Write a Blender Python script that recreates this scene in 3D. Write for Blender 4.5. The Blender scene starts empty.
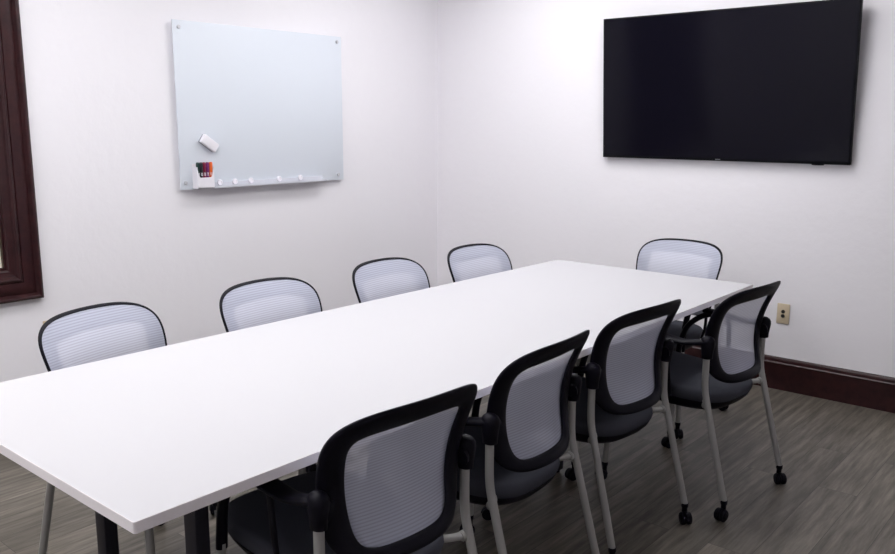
import bpy, bmesh, math, random
from math import sin, cos, pi, radians
from mathutils import Vector, Matrix
random.seed(4)
SC = bpy.context.scene
COL = SC.collection

# ------------------------------------------------------------------ materials
def mat(name, base=(.8, .8, .8), rough=.5, metal=0., spec=.5):
    m = bpy.data.materials.new(name); m.use_nodes = True
    b = m.node_tree.nodes['Principled BSDF']
    b.inputs['Base Color'].default_value = (*base, 1)
    b.inputs['Roughness'].default_value = rough
    b.inputs['Metallic'].default_value = metal
    b.inputs['Specular IOR Level'].default_value = spec
    return m, m.node_tree.nodes, m.node_tree.links, b

def objcoord(N, L, scale=(1, 1, 1), rot=(0, 0, 0)):
    tc = N.new('ShaderNodeTexCoord'); mp = N.new('ShaderNodeMapping')
    mp.inputs['Scale'].default_value = scale; mp.inputs['Rotation'].default_value = rot
    L.new(tc.outputs['Object'], mp.inputs['Vector'])
    return mp.outputs['Vector']

def noise(N, L, vec, scale, detail=3, rough=.5):
    n = N.new('ShaderNodeTexNoise'); n.inputs['Scale'].default_value = scale
    n.inputs['Detail'].default_value = detail; n.inputs['Roughness'].default_value = rough
    L.new(vec, n.inputs['Vector']); return n

def ramp(N, L, fac, stops):
    r = N.new('ShaderNodeValToRGB'); e = r.color_ramp.elements
    while len(e) < len(stops): e.new(.5)
    for i, (p, c) in enumerate(stops):
        e[i].position = p; e[i].color = (*c, 1)
    L.new(fac, r.inputs['Fac']); return r.outputs['Color']

def bump(N, L, b, h, strength, dist):
    bp = N.new('ShaderNodeBump'); bp.inputs['Strength'].default_value = strength
    bp.inputs['Distance'].default_value = dist
    L.new(h, bp.inputs['Height']); L.new(bp.outputs['Normal'], b.inputs['Normal'])

def m_wall():
    m, N, L, b = mat('wall_paint', (.86, .845, .88), .75, spec=.25)
    v = objcoord(N, L); n = noise(N, L, v, 16, 4, .55)
    bump(N, L, b, n.outputs['Fac'], .22, .010)
    return m

def m_plain(name, c, rough, metal=0., spec=.5, bs=0., bscale=300):
    m, N, L, b = mat(name, c, rough, metal, spec)
    if bs:
        v = objcoord(N, L); n = noise(N, L, v, bscale, 2)
        bump(N, L, b, n.outputs['Fac'], bs, .001)
    return m

def m_wood(name, c1, c2, scale, rough):
    m, N, L, b = mat(name, c1, rough, spec=.4)
    v = objcoord(N, L, scale)
    n = noise(N, L, v, 3.5, 6, .62)
    col = ramp(N, L, n.outputs['Fac'], [(.3, c1), (.7, c2)])
    L.new(col, b.inputs['Base Color'])
    bump(N, L, b, n.outputs['Fac'], .15, .002)
    return m

def m_floor():
    m, N, L, b = mat('plank_floor', (.12, .11, .10), .42, spec=.4)
    v = objcoord(N, L, (1, 1, 1), (0, 0, radians(90)))
    br = N.new('ShaderNodeTexBrick')
    br.offset = .37; br.inputs['Scale'].default_value = 1
    br.inputs['Brick Width'].default_value = 1.22; br.inputs['Row Height'].default_value = .152
    br.inputs['Mortar Size'].default_value = .0012; br.inputs['Mortar Smooth'].default_value = .3
    br.inputs['Color1'].default_value = (0, 0, 0, 1); br.inputs['Color2'].default_value = (1, 1, 1, 1)
    br.inputs['Mortar'].default_value = (.3, .3, .3, 1)
    L.new(v, br.inputs['Vector'])
    # grain: stretched along the planks (world y), shifted per plank
    tc = N.new('ShaderNodeTexCoord'); sh = N.new('ShaderNodeVectorMath'); sh.operation = 'MULTIPLY_ADD'
    L.new(br.outputs['Color'], sh.inputs[0]); sh.inputs[1].default_value = (3.1, 7.7, 1.3)
    L.new(tc.outputs['Object'], sh.inputs[2])
    mp = N.new('ShaderNodeMapping'); mp.inputs['Scale'].default_value = (17, 1.3, 1)
    L.new(sh.outputs['Vector'], mp.inputs['Vector'])
    g = noise(N, L, mp.outputs['Vector'], 2.2, 8, .68)
    mp2 = N.new('ShaderNodeMapping'); mp2.inputs['Scale'].default_value = (5, .7, 1)
    L.new(sh.outputs['Vector'], mp2.inputs['Vector'])
    g2 = noise(N, L, mp2.outputs['Vector'], 1.6, 3, .5)
    c = ramp(N, L, g.outputs['Fac'], [(.28, (.047, .041, .032)), (.47, (.122, .109, .090)), (.72, (.245, .222, .190))])
    c2 = ramp(N, L, g2.outputs['Fac'], [(.3, (.78, .77, .75)), (.7, (1.16, 1.14, 1.12))])
    mx = N.new('ShaderNodeMix'); mx.data_type = 'RGBA'; mx.blend_type = 'MULTIPLY'
    mx.inputs[0].default_value = 1; L.new(c, mx.inputs[6]); L.new(c2, mx.inputs[7])
    c3 = ramp(N, L, br.outputs['Color'], [(0, (.85, .85, .85)), (1, (1.12, 1.12, 1.12))])
    mx2 = N.new('ShaderNodeMix'); mx2.data_type = 'RGBA'; mx2.blend_type = 'MULTIPLY'
    mx2.inputs[0].default_value = 1; L.new(mx.outputs[2], mx2.inputs[6]); L.new(c3, mx2.inputs[7])
    mx3 = N.new('ShaderNodeMix'); mx3.data_type = 'RGBA'
    L.new(br.outputs['Fac'], mx3.inputs[0]); L.new(mx2.outputs[2], mx3.inputs[6])
    mx3.inputs[7].default_value = (.04, .034, .03, 1)
    L.new(mx3.outputs[2], b.inputs['Base Color'])
    bump(N, L, b, g.outputs['Fac'], .12, .002)
    return m

def m_mesh():
    """woven back fabric: horizontal cords with gaps between them"""
    m, N, L, b = mat('woven_mesh', (.56, .58, .69), .8, spec=.2)
    out = [n for n in N if n.type == 'OUTPUT_MATERIAL'][0]
    v = objcoord(N, L)
    sx = N.new('ShaderNodeSeparateXYZ'); L.new(v, sx.inputs[0])
    mu = N.new('ShaderNodeMath'); mu.operation = 'MULTIPLY'; mu.inputs[1].default_value = 2 * pi / .0078
    L.new(sx.outputs['Z'], mu.inputs[0])
    sn = N.new('ShaderNodeMath'); sn.operation = 'SINE'; L.new(mu.outputs[0], sn.inputs[0])
    mr = N.new('ShaderNodeMapRange'); mr.inputs[1].default_value = -.75; mr.inputs[2].default_value = .3
    mr.inputs[3].default_value = .63; mr.inputs[4].default_value = .80
    L.new(sn.outputs[0], mr.inputs[0])
    tr = N.new('ShaderNodeBsdfTransparent'); tl = N.new('ShaderNodeBsdfTranslucent')
    tl.inputs['Color'].default_value = (.56, .58, .69, 1)
    ms = N.new('ShaderNodeMixShader'); ms.inputs[0].default_value = .05
    L.new(b.outputs[0], ms.inputs[1]); L.new(tl.outputs[0], ms.inputs[2])
    mx = N.new('ShaderNodeMixShader'); L.new(mr.outputs[0], mx.inputs[0])
    L.new(tr.outputs[0], mx.inputs[1]); L.new(ms.outputs[0], mx.inputs[2])
    L.new(mx.outputs[0], out.inputs['Surface'])
    return m

def m_emit(name, c, s):
    m, N, L, b = mat(name, (.9, .9, .9), .6)
    b.inputs['Emission Color'].default_value = (*c, 1); b.inputs['Emission Strength'].default_value = s
    return m

def m_glass():
    m, N, L, b = mat('pane_glass', (1, 1, 1), .02)
    out = [n for n in N if n.type == 'OUTPUT_MATERIAL'][0]
    tr = N.new('ShaderNodeBsdfTransparent'); tr.inputs['Color'].default_value = (.96, .98, .97, 1)
    gl = N.new('ShaderNodeBsdfGlossy'); gl.inputs['Roughness'].default_value = .02
    fr = N.new('ShaderNodeFresnel'); fr.inputs['IOR'].default_value = 1.45
    mx = N.new('ShaderNodeMixShader'); L.new(fr.outputs[0], mx.inputs[0])
    L.new(tr.outputs[0], mx.inputs[1]); L.new(gl.outputs[0], mx.inputs[2])
    L.new(mx.outputs[0], out.inputs['Surface'])
    return m

M = dict(
    wall=m_wall(), floor=m_floor(),
    ceiling=m_plain('ceiling_tile', (.82, .82, .82), .9, spec=.1, bs=.3, bscale=60),
    mahogany=m_wood('mahogany', (.017, .004, .006), (.043, .0125, .0135), (6, 6, 6), .34),
    laminate=m_plain('white_laminate', (.555, .55, .575), .62, spec=.25),
    edge=m_plain('table_edge_band', (.86, .82, .835), .5, spec=.3),
    steel=m_plain('charcoal_steel', (.011, .010, .017), .5, spec=.3, bs=.1),
    plastic=m_plain('black_plastic', (.0035, .003, .0075), .5, spec=.14, bs=.25, bscale=500),
    fabric=m_plain('charcoal_fabric', (.050, .052, .065), .95, spec=.15, bs=.5, bscale=420),
    band=m_plain('band_cloth', (.20, .205, .25), .9, spec=.1),
    silver=m_plain('silver_paint', (.34, .335, .325), .45, .2, .5, bs=.1),
    mesh=m_mesh(),
    tvblack=m_plain('screen_black', (.0045, .004, .0085), .12, spec=.14),
    tvframe=m_plain('bezel_black', (.003, .003, .005), .45, spec=.12),
    grey=m_plain('mark_grey', (.35, .35, .38), .4),
    board=m_plain('back_painted_glass', (.72, .765, .83), .3, spec=.25),
    boardedge=m_plain('glass_edge', (.80, .84, .90), .2),
    chrome=m_plain('brushed_chrome', (.62, .63, .66), .35, .3),
    whiteplastic=m_plain('white_plastic', (.84, .82, .87), .4),
    acrylic=m_plain('pale_acrylic', (.62, .63, .69), .25),
    felt=m_plain('eraser_felt', (.30, .31, .36), .95),
    ivory=m_plain('ivory_plastic', (.62, .52, .37), .4),
    slot=m_plain('slot_black', (.01, .008, .008), .6),
    hallwall=m_plain('hall_paint', (.82, .74, .56), .8, spec=.2),
    lamp=m_emit('lamp_diffuser', (1.0, .99, 1.0), 8.0),
    lampframe=m_plain('lamp_frame', (.8, .8, .8), .5),
    halllamp=m_emit('hall_lamp_diffuser', (1.0, .93, .78), 14.0),
    glass=m_glass(),
)
MARK = {n: m_plain('marker_' + n, c, .35) for n, c in dict(
    green=(.006, .035, .03), black=(.010, .010, .016), red=(.20, .006, .04),
    purple=(.17, .012, .13), orange=(.80, .14, .02)).items()}

# ------------------------------------------------------------------ helpers
def obj(name, bm, m, parent=None, smooth=True, angle=40):
    bmesh.ops.recalc_face_normals(bm, faces=bm.faces)
    me = bpy.data.meshes.new(name); bm.to_mesh(me); bm.free()
    ms = m if isinstance(m, (list, tuple)) else [m]
    for x in ms: me.materials.append(x)
    if smooth:
        for p in me.polygons: p.use_smooth = True
        me.set_sharp_from_angle(angle=radians(angle))
    o = bpy.data.objects.new(name, me); COL.objects.link(o)
    if parent: o.parent = parent
    return o

def thing(name, label, cat, loc=(0, 0, 0), rz=0, group=None):
    o = bpy.data.objects.new(name, None); COL.objects.link(o)
    o.empty_display_size = .1
    o.location = loc; o.rotation_euler = (0, 0, rz)
    return tag(o, label, cat, group)

def tag(o, label, cat, group=None):
    o['label'] = label; o['category'] = cat
    if group: o['group'] = group
    return o

def struct(o):
    o['kind'] = 'structure'; return o

def add_box(bm, x0, x1, y0, y1, z0, z1, bev=0., seg=2, mi=0):
    r = bmesh.ops.create_cube(bm, size=1)
    vs = r['verts']
    for v in vs:
        v.co = Vector(((x0 + x1) / 2 + v.co.x * (x1 - x0), (y0 + y1) / 2 + v.co.y * (y1 - y0), (z0 + z1) / 2 + v.co.z * (z1 - z0)))
    fs = {f for v in vs for f in v.link_faces}
    if bev:
        es = list({e for v in vs for e in v.link_edges})
        rr = bmesh.ops.bevel(bm, geom=es, offset=bev, segments=seg, profile=.5, affect='EDGES')
        fs = set(rr['faces']) | {f for f in fs if f.is_valid}
    for f in fs:
        if f.is_valid: f.material_index = mi
    return vs

def box(*a, **k):
    bm = bmesh.new(); add_box(bm, *a, **k); return bm

def bridge(bm, A, B, closed=True):
    n = len(A)
    for i in range(n if closed else n - 1):
        j = (i + 1) % n
        bm.faces.new((A[i], A[j], B[j], B[i]))

def loft(bm, rings, cap=True, mi=0):
    R = [[bm.verts.new(p) for p in r] for r in rings]
    n0 = len(bm.faces)
    for a, b in zip(R, R[1:]): bridge(bm, a, b)
    if cap:
        bm.faces.new(R[0][::-1]); bm.faces.new(R[-1])
    return R

def smooth_path(pts, n=24):
    """Catmull-Rom through the points"""
    P = [Vector(p) for p in pts]
    P = [P[0] * 2 - P[1]] + P + [P[-1] * 2 - P[-2]]
    out = []
    for i in range(1, len(P) - 2):
        for k in range(n):
            t = k / n
            a, b, c, d = P[i - 1], P[i], P[i + 1], P[i + 2]
            out.append(.5 * ((2 * b) + (c - a) * t + (2 * a - 5 * b + 4 * c - d) * t * t + (3 * b - a - 3 * c + d) * t ** 3))
    out.append(P[-2]); return out

def add_tube(bm, path, r, seg=16, rx=None, round_ends=False):
    """sweep a circle (or ellipse r x rx) along a path"""
    path = [Vector(p) for p in path]
    rx = rx or r
    rings = []
    prev = None
    n = len(path)
    for i, p in enumerate(path):
        t = (path[min(i + 1, n - 1)] - path[max(i - 1, 0)]).normalized()
        if prev is None:
            ref = Vector((1, 0, 0)) if abs(t.x) < .9 else Vector((0, 1, 0))
            u = (ref - t * ref.dot(t)).normalized()
        else:
            u = (prev - t * prev.dot(t)).normalized()
        prev = u; w = t.cross(u)
        rr = r(i / (n - 1)) if callable(r) else r
        rrx = rx(i / (n - 1)) if callable(rx) else rx
        rings.append([p + u * rrx * cos(2 * pi * k / seg) + w * rr * sin(2 * pi * k / seg) for k in range(seg)])
    loft(bm, rings)

def add_lathe(bm, prof, M4=Matrix(), seg=24):
    """profile (radius, height) about local z"""
    rings = [[M4 @ Vector((r * cos(2 * pi * k / seg), r * sin(2 * pi * k / seg), h)) for k in range(seg)] for r, h in prof]
    loft(bm, rings)

def children(o): return [c for c in COL.objects if c.parent == o]
def copy_tree(o, parent=None):
    c = o.copy(); COL.objects.link(c)
    if parent: c.parent = parent
    for ch in children(o): copy_tree(ch, c)
    return c

# ------------------------------------------------------------------ camera
CAM = dict(loc=(4.133, -4.7471, 1.501), yaw=-.704, pitch=.1834, roll=.0041, f=834.1)
def make_camera():
    yaw, pit, rol = CAM['yaw'], CAM['pitch'], CAM['roll']
    fw = Vector((sin(yaw) * cos(pit), cos(yaw) * cos(pit), -sin(pit)))
    r = Vector((cos(yaw), -sin(yaw), 0)); u = r.cross(fw)
    R = r * cos(rol) + u * sin(rol); U = -r * sin(rol) + u * cos(rol)
    cd = bpy.data.cameras.new('camera'); co = bpy.data.objects.new('camera', cd); COL.objects.link(co)
    m = Matrix((R, U, -fw)).transposed().to_4x4(); m.translation = Vector(CAM['loc'])
    co.matrix_world = m
    cd.sensor_fit = 'HORIZONTAL'; cd.sensor_width = 36; cd.lens = CAM['f'] * 36 / 895
    cd.clip_start = .02
    SC.camera = co
make_camera()

# ------------------------------------------------------------------ room
RX, RY, RZ = 5.3, -6.1, 2.75          # room: x 0..RX, y RY..0
T = .12
WY1, WY0, WZ0, WZ1 = -3.127, -4.60, .80, 2.15    # window opening in the left wall
struct(obj('floor', box(-1.9, RX + T, RY - T, T, -.1, 0), M['floor'], smooth=False))
struct(obj('ceiling', box(-T, RX + T, RY - T, T, RZ, RZ + .1), M['ceiling'], smooth=False))
struct(obj('wall_back', box(-T, RX + T, 0, T, 0, RZ), M['wall'], smooth=False))
struct(obj('wall_front', box(-T, RX + T, RY - T, RY, 0, RZ), M['wall'], smooth=False))
struct(obj('wall_right', box(RX, RX + T, RY, 0, 0, RZ), M['wall'], smooth=False))
bm = bmesh.new()
add_box(bm, -T, 0, WY1, 0, 0, RZ); add_box(bm, -T, 0, RY, WY0, 0, RZ)
add_box(bm, -T, 0, WY0, WY1, 0, WZ0); add_box(bm, -T, 0, WY0, WY1, WZ1, RZ)
struct(obj('wall_left', bm, M['wall'], smooth=False))

# baseboards: tall stained moulding with an eased top bead
def baseboard(name, a, b, nrm):
    a, b, nrm = Vector(a), Vector(b), Vector(nrm)
    prof = [(0, 0), (.017, 0), (.017, .142), (.0185, .148), (.0185, .154), (.014, .160), (.0125, .170), (.010, .180), (.005, .187), (0, .188)]
    bm = bmesh.new()
    loft(bm, [[p + nrm * d + Vector((0, 0, h)) for d, h in prof] for p in (a, b)])
    return struct(obj(name, bm, M['mahogany'], angle=25))
baseboard('baseboard_back', (0, 0, 0), (RX, 0, 0), (0, -1, 0))
baseboard('baseboard_left', (0, RY, 0), (0, -.0005, 0), (1, 0, 0))
baseboard('baseboard_right', (RX, RY, 0), (RX, -.0005, 0), (-1, 0, 0))

# interior window: stained casing, stop, pane, and the hall beyond
CW = .155
win = struct(thing('window_1', 'dark stained window casing at the left edge of the room', 'window', (0, (WY0 + WY1) / 2, WZ0)))
del win['label'], win['category']
def casing_piece(a, b, inward, miter_a, miter_b):
    """moulded casing strip; a->b runs along the OUTER edge, inward = towards the opening"""
    a, b, inward = Vector(a), Vector(b), Vector(inward)
    d = (b - a).normalized()
    prof = [(0, 0), (0, .020), (.003, .032), (.012, .038), (.022, .035), (.028, .024), (.032, .018), (.040, .021), (.060, .023), (.086, .020),
            (.090, .015), (.094, .022), (.104, .027), (.114, .024), (.120, .014), (.126, .012), (.146, .012), (.150, .009), (CW, .008), (CW, 0)]
    org = Vector(win.location)
    bm = bmesh.new()
    ring = lambda p, m: [p + inward * w + d * (w * m) + Vector((h, 0, 0)) - org for w, h in prof]
    loft(bm, [ring(a, miter_a), ring(b, miter_b)])
    return bm
yo1, yo0, zo0, zo1 = WY1 + CW, WY0 - CW, WZ0 - CW, WZ1 + CW
CWz = CW
obj('casing', casing_piece((0, yo1, zo0), (0, yo1, zo1), (0, -1, 0), 1, -1), M['mahogany'], win, angle=30)
obj('casing', casing_piece((0, yo0, zo0), (0, yo0, zo1), (0, 1, 0), 1, -1), M['mahogany'], win, angle=30)
obj('casing', casing_piece((0, yo0, zo0), (0, yo1, zo0), (0, 0, 1), 1, -1), M['mahogany'], win, angle=30)
obj('casing', casing_piece((0, yo0, zo1), (0, yo1, zo1), (0, 0, -1), 1, -1), M['mahogany'], win, angle=30)
org = win.location
bm = bmesh.new()
J = .010
for y0, y1, z0, z1 in ((WY1 - J, WY1, WZ0, WZ1), (WY0, WY0 + J, WZ0, WZ1), (WY0 + J, WY1 - J, WZ0, WZ0 + J), (WY0 + J, WY1 - J, WZ1 - J, WZ1)):
    add_box(bm, -.022, .0005, y0 - org.y, y1 - org.y, z0 - org.z, z1 - org.z)
obj('jamb', bm, M['mahogany'], win, smooth=False)
obj('pane', box(-.016, -.010, WY0 + J - org.y, WY1 - J - org.y, WZ0 + J - org.z, WZ1 - J - org.z), M['glass'], win, smooth=False)
# hall beyond the window
bm = bmesh.new()
add_box(bm, -1.9, -1.8, RY - T, T, 0, RZ)
struct(obj('wall_hall', bm, M['hallwall'], smooth=False))
struct(obj('ceiling_hall', box(-1.9, -T, RY - T, T, RZ, RZ + .1), M['ceiling'], smooth=False))
struct(obj('trim_hall', box(-1.8, -1.78, RY, 0, 0, .15, bev=.004), M['mahogany'], smooth=False))

# ceiling lamps
def troffer(x, y, label, dif, group='recessed ceiling lamps'):
    t = thing('ceiling_lamp', label, 'ceiling light', (x, y, RZ - .035), 0, None)
    w, l = .60, 1.20
    bm = bmesh.new()
    for a in ((-w / 2, w / 2, -l / 2, -l / 2 + .03), (-w / 2, w / 2, l / 2 - .03, l / 2), (-w / 2, -w / 2 + .03, -l / 2 + .03, l / 2 - .03), (w / 2 - .03, w / 2, -l / 2 + .03, l / 2 - .03)):
        add_box(bm, *a, 0, .035)
    obj('lamp_frame', bm, M['lampframe'], t, smooth=False)
    obj('diffuser', box(-w / 2 + .03, w / 2 - .03, -l / 2 + .03, l / 2 - .03, .006, .02), dif, t, smooth=False)
    return t
LX = {1.1: 'on the whiteboard side', 2.30: 'on the right side'}
LY = {-1.15: 'near the television wall', -3.2: 'halfway down the room', -5.05: 'at the end away from the television'}
for y_, ly in LY.items():
    for x_, lx in LX.items():
        troffer(x_, y_, 'white ceiling lamp panel %s %s' % (lx, ly), M['lamp'])
troffer(-1.0, -4.0, 'warm ceiling lamp panel in the hall beyond the window', M['halllamp'])

# ------------------------------------------------------------------ table
TX, TY, TL, TW, TH, TT = 2.1808, -2.4331, 3.1562, 1.0945, .752, .0255
tab = thing('conference_table', 'long white laminate conference table with dark steel legs in the middle of the room', 'table', (TX, TY, 0), .0006)
def rrect(hx, hy, r, n=6):
    out = []
    for cx, cy, a0 in ((hx - r, hy - r, 0), (-hx + r, hy - r, pi / 2), (-hx + r, -hy + r, pi), (hx - r, -hy + r, 3 * pi / 2)):
        for k in range(n + 1):
            a = a0 + pi / 2 * k / n
            out.append((cx + r * cos(a), cy + r * sin(a)))
    return out
def slab(hx, hy, z0, z1, e):
    bm = bmesh.new()
    loft(bm, [[Vector((x, y, z)) for x, y in rrect(hx - o, hy - o, .006)] for o, z in
              ((e, z0), (0, z0 + e), (0, z1 - e), (e, z1))])
    return bm
bm = slab(TW / 2, TL / 2, TH - TT, TH, .0012)
bm.faces.ensure_lookup_table(); bm.normal_update()
for f in bm.faces: f.material_index = 0 if abs(f.normal.z) > .9 else 1
obj('tabletop', bm, [M['laminate'], M['edge']], tab, angle=25)
for yl, dx in ((-1.257, (-.218, .246)), (.618, (-.09, .09))):
    for sx in dx:
        leg = obj('leg', box(sx - .026, sx + .026, yl - .02, yl + .02, .012, TH - TT - .025, bev=.004), M['steel'], tab)
        bm = bmesh.new(); add_lathe(bm, [(.018, 0), (.018, .006), (.010, .009), (.010, .014)], Matrix.Translation((sx, yl, 0)), 16)
        obj('glide', bm, M['plastic'], leg)
    obj('top_rail', box(-.42, .42, yl - .03, yl + .03, TH - TT - .027, TH - TT, bev=.004), M['steel'], tab)
obj('beam', box(-.03, .03, -1.22, 1.1, TH - TT - .055, TH - TT - .001, bev=.004), M['steel'], tab)

# ------------------------------------------------------------------ chair
S = dict(wt=.2527, wb=.2052, zt=.8917, zb=.5011, nt=4.6, nb=4.6, a0=-.0114, a1=-.0206, a2=-.0786, a3=-.0040,
         bow=.0230, b1=-.0147, f1=.0249, cr=.0105, bs=.0625, bt=.0660, bb=.0324)
ZC, HZ = (S['zt'] + S['zb']) / 2, (S['zt'] - S['zb']) / 2
def ysurf(x, z):
    h = (z - ZC) / HZ
    return S['a0'] + S['a1'] * h + S['a2'] * h * h + S['a3'] * h ** 3 + (S['bow'] + S['b1'] * h + S['f1'] * h * h) * (x / .22) ** 2
def unit(phi, n):
    c, s = cos(phi), sin(phi)
    r = (abs(c) ** n + abs(s) ** n) ** (-1 / n)
    return c * r, s * r
def outer(phi, k=0.):
    c, s = unit(phi, S['nt'] if sin(phi) > 0 else S['nb'])
    z = ZC + (HZ - k) * s
    w = S['wb'] + (S['wt'] - S['wb']) * (s + 1) / 2 - k
    if s > 0: z -= S['cr'] * (w * c / .22) ** 2 * s
    return w * c, z
def inner(phi):
    c, s = unit(phi, 9.0 if sin(phi) > 0 else 6.5)
    zi = (S['zt'] - S['bt'] + S['zb'] + S['bb']) / 2; hi = (S['zt'] - S['bt'] - S['zb'] - S['bb']) / 2
    z = zi + hi * s
    w = S['wb'] + (S['wt'] - S['wb']) * ((z - S['zb']) / (S['zt'] - S['zb'])) - S['bs']
    if s > 0: z -= S['cr'] * (w * c / .22) ** 2 * s
    return w * c, z
NP = 144
def frame_bm():
    bm = bmesh.new()
    # section across the band: b 0 = outer edge .. 1 = inner edge, d = offset forward
    sec = [(0, .001), (.02, .0045), (.08, .006), (.12, .0045), (.14, .001), (.93, .001), (1, -.003), (1.0, -.009), (.92, -.014),
           (.6, -.017), (.35, -.0165), (.14, -.012), (.03, -.006), (-.008, -.002)]
    rings = []
    for b, d in sec:
        ring = []
        for i in range(NP):
            ph = 2 * pi * i / NP
            ox, oz = outer(ph); ix, iz = inner(ph)
            x = ox + (ix - ox) * b; z = oz + (iz - oz) * b
            ring.append(Vector((x, ysurf(x, z) + d, z)))
        rings.append(ring)
    V = [[bm.verts.new(p) for p in r] for r in rings]
    for k, (a, b) in enumerate(zip(V, V[1:] + V[:1])):
        n0 = len(bm.faces); bridge(bm, a, b)
        if k in (4,):
            bm.faces.ensure_lookup_table()
            for f in bm.faces[n0:]: f.material_index = 1
    return bm
def panel_bm():
    bm = bmesh.new()
    rings = []
    K = 16
    for k in range(K + 1):
        f = 1 - k / (K + .3)
        ring = []
        for i in range(NP):
            x, z = outer(2 * pi * i / NP, .0075)
            zc = (S['zt'] + S['zb']) / 2
            x *= f; z = zc + (z - zc) * f
            ring.append(Vector((x, ysurf(x, z) + .0035, z)))
        rings.append(ring)
    V = [[bm.verts.new(p) for p in r] for r in rings]
    for a, b in zip(V, V[1:]): bridge(bm, a, b)
    bm.faces.new(V[-1])
    return bm
def seat_ring(f, z, dome=0., n=3.4):
    out = []
    for i in range(64):
        c, s = unit(2 * pi * i / 64, n)
        y = .260 + .297 * s * f
        w = (.208 + .020 * (s + 1) / 2)
        zz = z + dome * 0
        # the seat dips to the rear and rolls over at the front
        zz += .012 * ((y - .25) / .29) - .016 * max(0, (y - .40) / .14) ** 2 * (1 if z > .44 else 0)
        out.append(Vector((w * c * f, y, zz)))
    return out
def seat_bm():
    bm = bmesh.new()
    lv = [(.985, .430), (1.0, .438), (1.01, .450), (1.005, .464), (.975, .474), (.93, .479), (.8, .482), (.6, .481), (.35, .479), (.1, .478)]
    loft(bm, [seat_ring(f, z) for f, z in lv])
    return bm
def shell_bm():
    bm = bmesh.new()
    lv = [(.12, .366), (.45, .366), (.70, .372), (.84, .384), (.93, .402), (.985, .420), (1.0, .430), (.985, .433)]
    loft(bm, [seat_ring(f, z, n=3.0) for f, z in lv])
    return bm
def caster_bm(x, y, rot):
    bm = bmesh.new()
    base = Matrix.Translation((x, y, 0)) @ Matrix.Rotation(rot, 4, 'Z')
    cx = -.014
    for s in (-1, 1):      # twin wheels, hubbed
        m = base @ Matrix.Translation((cx, s * .0125, .024)) @ Matrix.Rotation(s * -pi / 2, 4, 'X')
        add_lathe(bm, [(.0215, -.0075), (.0238, -.005), (.0238, .004), (.0215, .0065), (.013, .0072), (.012, .0095), (.004, .010)], m, 24)
    # hood over the wheels and the stem
    rings = []
    for a in range(0, 181, 15):
        t = radians(a)
        rings.append([base @ Vector((cx + r * cos(t), yy, .024 + r * sin(t))) for r, yy in ((.0215, -.0046), (.0272, -.0046), (.0272, .0046), (.0215, .0046))])
    loft(bm, rings)
    add_lathe(bm, [(.010, .040), (.0105, .062), (.0135, .066), (.0135, .080)], base, 16)
    return bm
def rear_leg_path(s):
    p = [(s * .235, 0, .64), (s * .235, 0, .60), (s * .235, 0, .55), (s * .235, -.001, .515), (s * .2352, -.005, .480), (s * .2358, -.0135, .445)]
    x1, y1, z1 = .2415, -.1125, .072
    for k in range(1, 7):
        t = k / 6
        p.append((s * (.2358 + (x1 - .2358) * t), -.0135 + (y1 + .0135) * t, .445 + (z1 - .445) * t))
    return smooth_path(p, 4)
def front_leg_path(s):
    return smooth_path([(s * .262, .422, .072), (s * .258, .415, .2), (s * .252, .405, .34), (s * .249, .398, .44)], 5)
def arm_bm(s):
    bm = bmesh.new()
    # sleeve over the rear tube, domed on top
    rings = []
    prof = [(.0150, .618), (.0185, .620), (.0195, .640), (.0225, .662), (.0245, .678), (.0235, .690), (.0190, .699), (.0110, .705), (.003, .707)]
    for r, z in prof:
        rings.append([Vector((s * .236 + r * cos(2 * pi * k / 20), -.002 + r * 1.18 * sin(2 * pi * k / 20), z)) for k in range(20)])
    loft(bm, rings)
    # lug to the back frame
    lug = smooth_path([(s * .236, -.004, .662), (s * .226, -.008, .660), (s * .212, -.012, .655)], 4)
    add_tube(bm, lug, .026, 12, rx=.016)
    # the arm itself: flat section sweeping forward, dipping, then a wide pad
    path = smooth_path([(s * .238, -.012, .684), (s * .243, .035, .676), (s * .249, .085, .669), (s * .253, .14, .673), (s * .254, .20, .681), (s * .252, .25, .685), (s * .250, .285, .684)], 5)
    n = len(path); rings = []
    for i, p in enumerate(path):
        t = i / (n - 1)
        w = .019 + .010 * min(1, t * 2.2); h = .013 - .0035 * min(1, t * 2)
        if t > .9:
            q = (t - .9) / .1; w *= math.sqrt(max(.02, 1 - q * q * .93)); h *= math.sqrt(max(.05, 1 - q * q * .8))
        rings.append([p + Vector((w * cos(2 * pi * k / 20), 0, h * (abs(sin(2 * pi * k / 20)) ** .8) * (1 if sin(2 * pi * k / 20) > 0 else -1))) for k in range(20)])
    loft(bm, rings)
    return bm
def support_bm(s):
    bm = bmesh.new()
    add_tube(bm, smooth_path([(s * .249, .399, .425), (s * .249, .395, .47), (s * .250, .385, .53), (s * .251, .356, .60), (s * .252, .300, .650), (s * .252, .245, .674)], 6), .0125, 12, rx=lambda t: .0165 - .005 * t)
    add_tube(bm, smooth_path([(s * .232, .150, .440), (s * .247, .152, .50), (s * .252, .158, .60), (s * .252, .168, .670)], 6), .010, 12, rx=.007)
    return bm
GROUP = 'mesh chairs around the conference table'
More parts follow.
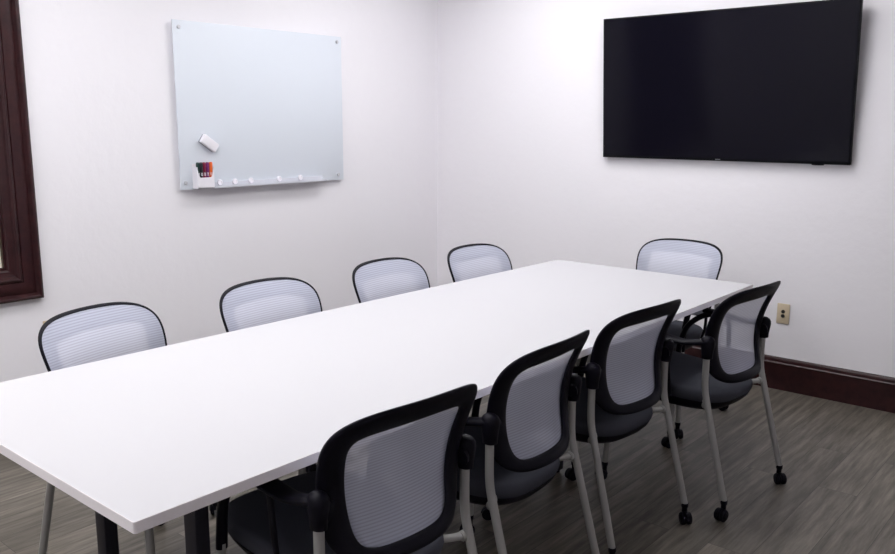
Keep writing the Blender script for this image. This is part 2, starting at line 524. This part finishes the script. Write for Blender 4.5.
def make_chair(label):
    t = thing('mesh_chair', label, 'chair', group=GROUP)
    obj('seat', seat_bm(), M['fabric'], t, angle=60)
    obj('seat_shell', shell_bm(), M['plastic'], t, angle=60)
    fr = obj('back_frame', frame_bm(), [M['plastic'], M['band']], t, angle=60)
    mp = obj('mesh_panel', panel_bm(), M['mesh'], fr, angle=80)
    mp['label'] = 'pale grey woven mesh back panel'
    for s in (-1, 1):
        bm = bmesh.new(); add_tube(bm, rear_leg_path(s), .0127, 16)
        leg = obj('leg', bm, M['silver'], t)
        obj('caster', caster_bm(s * .2415, -.1125, .5 * s + .4), M['plastic'], leg)
        bm = bmesh.new(); add_tube(bm, front_leg_path(s), .0127, 16)
        leg = obj('leg', bm, M['silver'], t)
        obj('caster', caster_bm(s * .262, .422, .3 * s - .5), M['plastic'], leg)
        bm = bmesh.new()
        add_tube(bm, smooth_path([(s * .2352, -.006, .432), (s * .222, -.004, .4315), (s * .19, .014, .430), (s * .155, .045, .427)], 4), .0105, 14)
        # rounded boss where the crossbar meets the leg
        add_lathe(bm, [(.004, -.018), (.0115, -.015), (.0145, -.008), (.0145, .006), (.011, .010)], Matrix.Translation((s * .226, -.006, .432)) @ Matrix.Rotation(-s * pi / 2, 4, 'Y'), 16)
        obj('seat_bracket', bm, M['silver'], t)
        obj('armrest', arm_bm(s), M['plastic'], t, angle=60)
        obj('arm_support', support_bm(s), M['plastic'], t, angle=60)
    return t
POSES = [
    ((2.828, -3.392, 1.499), 'mesh chair nearest the camera, back turned, large at the bottom centre'),
    ((2.781, -2.749, 1.622), 'mesh chair with its back turned, second from the camera in the near row'),
    ((2.772, -2.129, 1.487), 'mesh chair with its back turned, third from the camera in the near row'),
    ((2.918, -1.527, 1.480), 'mesh chair with its back turned, nearest the wall outlet and baseboard'),
    ((1.571, -3.440, -1.345), 'mesh chair facing the camera beside the dark window casing, leftmost in the far row'),
    ((1.604, -2.785, -1.534), 'mesh chair facing the camera below the pen holder of the whiteboard, second from the window'),
    ((1.600, -2.118, -1.527), 'mesh chair facing the camera below the right end of the whiteboard, third from the window'),
    ((1.616, -1.500, -1.572), 'mesh chair facing the camera closest to the room corner, last of the far row'),
    ((2.250, -.668, 3.112), 'mesh chair alone at the far short end of the table, under the television wall'),
]
proto = None
for (x, y, a), lab in POSES:
    if proto is None: proto = c = make_chair(lab)
    else: c = copy_tree(proto)
    c['label'] = lab
    c.location = (x, y, 0); c.rotation_euler = (0, 0, a)

# ------------------------------------------------------------------ television
tx0, tx1, tz0, tz1 = 1.4259, 2.8917, 1.2883, 2.1244
TILT = math.atan2(.0561, tz1 - tz0)                 # tipped forward on its bracket
tv = thing('television', 'large black flat screen television mounted on the right wall', 'television', ((tx0 + tx1) / 2, -.0702, (tz0 + tz1) / 2))
tv.rotation_euler = (TILT, 0, 0)
hw, hh = (tx1 - tx0) / 2, (tz1 - tz0) / 2 / cos(TILT)
obj('housing', box(-hw, hw, 0, .026, -hh, hh, bev=.003), M['tvframe'], tv)
obj('screen', box(-hw + .009, hw - .009, -.0012, .004, -hh + .017, hh - .009), M['tvblack'], tv, smooth=False)
obj('rear_cover', box(-hw * .62, hw * .62, .024, .048, -hh * .45, hh * .60, bev=.006), M['tvframe'], tv)
mt = obj('wall_mount', box(-.25, .25, .040, .0693, -.16, .16, bev=.003), M['steel'], tv)
mt.rotation_euler = (-TILT, 0, 0)
bm = bmesh.new()
for k in range(5): add_box(bm, .004 + k * .0062, .004 + k * .0062 + .0046, -.0014, .001, -hh + .006, -hh + .0115)
obj('logo', bm, M['grey'], tv, smooth=False)
bm = bmesh.new()
add_lathe(bm, [(.004, -.006), (.03, -.005), (.034, 0), (.034, .012)], Matrix.Translation((.568, .012, -hh - .001)) @ Matrix.Diagonal((1, .28, 1, 1)), 24)
obj('sensor_bump', bm, M['tvframe'], tv)

# ------------------------------------------------------------------ glass whiteboard
wy0, wy1, wz0, wz1 = -2.1868, -.9786, 1.1273, 2.0349
wb = thing('whiteboard', 'pale blue glass whiteboard on the left wall with a pen ledge along its lower edge', 'whiteboard', (0, (wy0 + wy1) / 2, (wz0 + wz1) / 2))
oy, oz = (wy0 + wy1) / 2, (wz0 + wz1) / 2
hw2, hh2 = (wy1 - wy0) / 2, (wz1 - wz0) / 2
bm = box(.024, .030, -hw2, hw2, -hh2, hh2, bev=.0012)
bm.normal_update()
for f in bm.faces: f.material_index = 0 if f.normal.x > .9 else 1
obj('glass_panel', bm, [M['board'], M['boardedge']], wb)
for y, z in ((-2.152, 1.999), (-1.0165, 2.001), (-1.026, 1.162), (-2.158, 1.166)):
    bm = bmesh.new()
    add_lathe(bm, [(.006, .001), (.006, .026), (.0095, .0295), (.0105, .031), (.0105, .036), (.0090, .0385), (.003, .039)],
              Matrix.Translation((0, y - oy, z - oz)) @ Matrix.Rotation(pi / 2, 4, 'Y'), 20)
    obj('standoff', bm, M['chrome'], wb)
obj('mounting_rail', box(.001, .0235, -.45, .45, .20, .24, bev=.002), M['chrome'], wb)
bm = bmesh.new()
prof = [(.0300, .000), (.0300, .030), (.0335, .030), (.0345, .007), (.066, .006), (.068, .012), (.070, .012), (.070, .001), (.067, -.001)]
loft(bm, [[Vector((x, y - oy, 1.129 + h - oz)) for x, h in prof] for y in (-1.995, -1.16)])
obj('pen_ledge', bm, M['acrylic'], wb, angle=20)

# magnets on the ledge front of the board
spots = [(-1.941, 'white round magnet beside the pen holder, leftmost on the whiteboard'),
         (-1.838, 'white round magnet, second from the pen holder on the whiteboard'),
         (-1.725, 'white round magnet, middle one of five along the whiteboard ledge'),
         (-1.516, 'white round magnet, fourth from the pen holder on the whiteboard'),
         (-1.351, 'white round magnet farthest from the pen holder on the whiteboard')]
bm = bmesh.new()
add_lathe(bm, [(.0165, 0), (.0175, .002), (.0175, .007), (.0150, .010), (.011, .0105), (.009, .008), (.003, .008)], Matrix.Rotation(pi / 2, 4, 'Y'), 24)
mg = obj('magnet', bm, M['whiteplastic'])
for i, (y, lab) in enumerate(spots):
    o = mg
    if i: o = mg.copy(); COL.objects.link(o)
    o.location = (.0352, y, 1.1575)
    tag(o, lab, 'magnet', 'round magnets on the whiteboard')
for o in COL.objects:
    if o.name.startswith('magnet'): o.location.x = .0337

# pen holder: open box with a scooped front
HY0, HY1, HZ0, HD = -2.112, -2.004, 1.133, .050
ho = thing('pen_holder', 'white plastic pen holder at the lower left corner of the whiteboard', 'pen holder', (.0305, (HY0 + HY1) / 2, HZ0))
hwid = (HY1 - HY0) / 2
bm = bmesh.new()
add_box(bm, 0, .003, -hwid, hwid, 0, .135)
add_box(bm, .003, HD, -hwid, -hwid + .003, 0, .118); add_box(bm, .003, HD, hwid - .003, hwid, 0, .118)
add_box(bm, .003, HD, -hwid + .003, hwid - .003, 0, .004)
# scooped front
n = 24; A, B = [], []
for k in range(n + 1):
    y = -hwid + .003 + (2 * hwid - .006) * k / n
    u = abs(y) / (hwid - .003)
    zt = .060 + .046 * max(0, (u - .62) / .38) ** 2.2
    A.append(zt); B.append(y)
fr = []
for k in range(n + 1):
    fr.append([bm.verts.new((HD - .003, B[k], .004)), bm.verts.new((HD, B[k], .0)), bm.verts.new((HD, B[k], A[k])), bm.verts.new((HD - .003, B[k], A[k]))])
for a, b in zip(fr, fr[1:]): bridge(bm, a, b)
bm.faces.new(fr[0]); bm.faces.new(fr[-1][::-1])
obj('body', bm, M['whiteplastic'], ho, smooth=False)

def marker(col, label, y, tilt, x=.034):
    t = thing('marker', label, 'marker', (.030 + x, y, HZ0 + .0045), 0, 'dry erase markers in the pen holder')
    t.rotation_euler = (tilt, 0, 0)
    bm = bmesh.new(); add_lathe(bm, [(.0075, 0), (.0088, .003), (.0088, .075), (.0085, .0775), (.0085, .084)], seg=18)
    obj('barrel', bm, MARK[col], t)
    # printed band: three rows of little pale strokes round the front of the barrel
    bm = bmesh.new()
    for r_ in range(4):
        for q in range(3):
            a = -.75 + q * .62
            z = .066 + r_ * .0045 - q * .001
            pts = [(a, z), (a + .40, z), (a + .40, z + .0026), (a, z + .0026)]
            vs = [bm.verts.new((.00915 * cos(b), .00915 * sin(b), h)) for b, h in pts]
            vi = [bm.verts.new((.0085 * cos(b), .0085 * sin(b), h)) for b, h in pts]
            bridge(bm, vs, vi); bm.faces.new(vs); bm.faces.new(vi[::-1])
    obj('print', bm, M['whiteplastic'], t, smooth=False)
    bm = bmesh.new(); add_lathe(bm, [(.0093, .083), (.0100, .085), (.0100, .128), (.0090, .137), (.0070, .139), (.003, .1395)], seg=18)
    obj('cap', bm, MARK[col], t)
    return t
mk = [('green', 'dark green marker at the left end of the row in the white pen holder', -2.0965, 0, .034),
      ('black', 'black marker second from the left in the white pen holder', -2.0773, 0, .036),
      ('red', 'dark red marker in the middle of the row in the white pen holder', -2.0580, -.01, .035),
      ('purple', 'purple marker between the red and orange markers in the white pen holder', -2.0387, -.02, .036),
      ('orange', 'bright orange marker leaning at the right end in the white pen holder', -2.0190, -.045, .034)]
for col, lab, y, tilt, x in mk: marker(col, lab, y, tilt, x)

# eraser stuck on the board, tilted
er = thing('eraser', 'white block eraser stuck at a slant on the whiteboard above the pen holder', 'eraser', (.0305, -2.008, 1.380))
er.rotation_euler = (-radians(35), 0, 0)
obj('felt', box(0, .012, -.053, .053, -.025, .025, bev=.002), M['felt'], er)
obj('grip', box(.011, .034, -.055, .055, -.027, .027, bev=.006, seg=3), M['whiteplastic'], er)

# ------------------------------------------------------------------ outlets
def outlet(loc, rz, label):
    t = thing('wall_outlet', label, 'outlet', loc, rz)
    # built facing -y
    obj('cover_plate', box(-.0345, .0345, -.0065, 0, -.0575, .0575, bev=.0022), M['ivory'], t)
    for s in (-1, 1):
        bm = bmesh.new()
        add_lathe(bm, [(.0105, -.001), (.0105, .0085), (.0095, .0095), (.002, .0095)], Matrix.Translation((0, 0, s * .0125)) @ Matrix.Rotation(pi / 2, 4, 'X'), 20)
        obj('socket', bm, M['slot'], t)
    bm = bmesh.new()
    for s in (-1, 1): add_lathe(bm, [(.0035, .002), (.0035, .0075), (.002, .008)], Matrix.Translation((0, 0, s * .048)) @ Matrix.Rotation(pi / 2, 4, 'X'), 12)
    obj('screw', bm, M['ivory'], t)
outlet((2.600, 0, .443), 0, 'ivory wall outlet plate above the dark baseboard on the right wall')
outlet((0, -2.945, .466), pi / 2, 'ivory wall outlet plate on the left wall behind the leftmost chair')

# ------------------------------------------------------------------ world, view
w = bpy.data.worlds.new('world'); SC.world = w; w.use_nodes = True
w.node_tree.nodes['Background'].inputs[0].default_value = (.9, .93, 1, 1)
w.node_tree.nodes['Background'].inputs[1].default_value = .15
vs = SC.view_settings
vs.view_transform = 'Standard'; vs.look = 'None'; vs.gamma = 1; vs.use_curve_mapping = False
vs.exposure = 0.36
SC.cycles.max_bounces = 10; SC.cycles.diffuse_bounces = 6; SC.cycles.transparent_max_bounces = 16
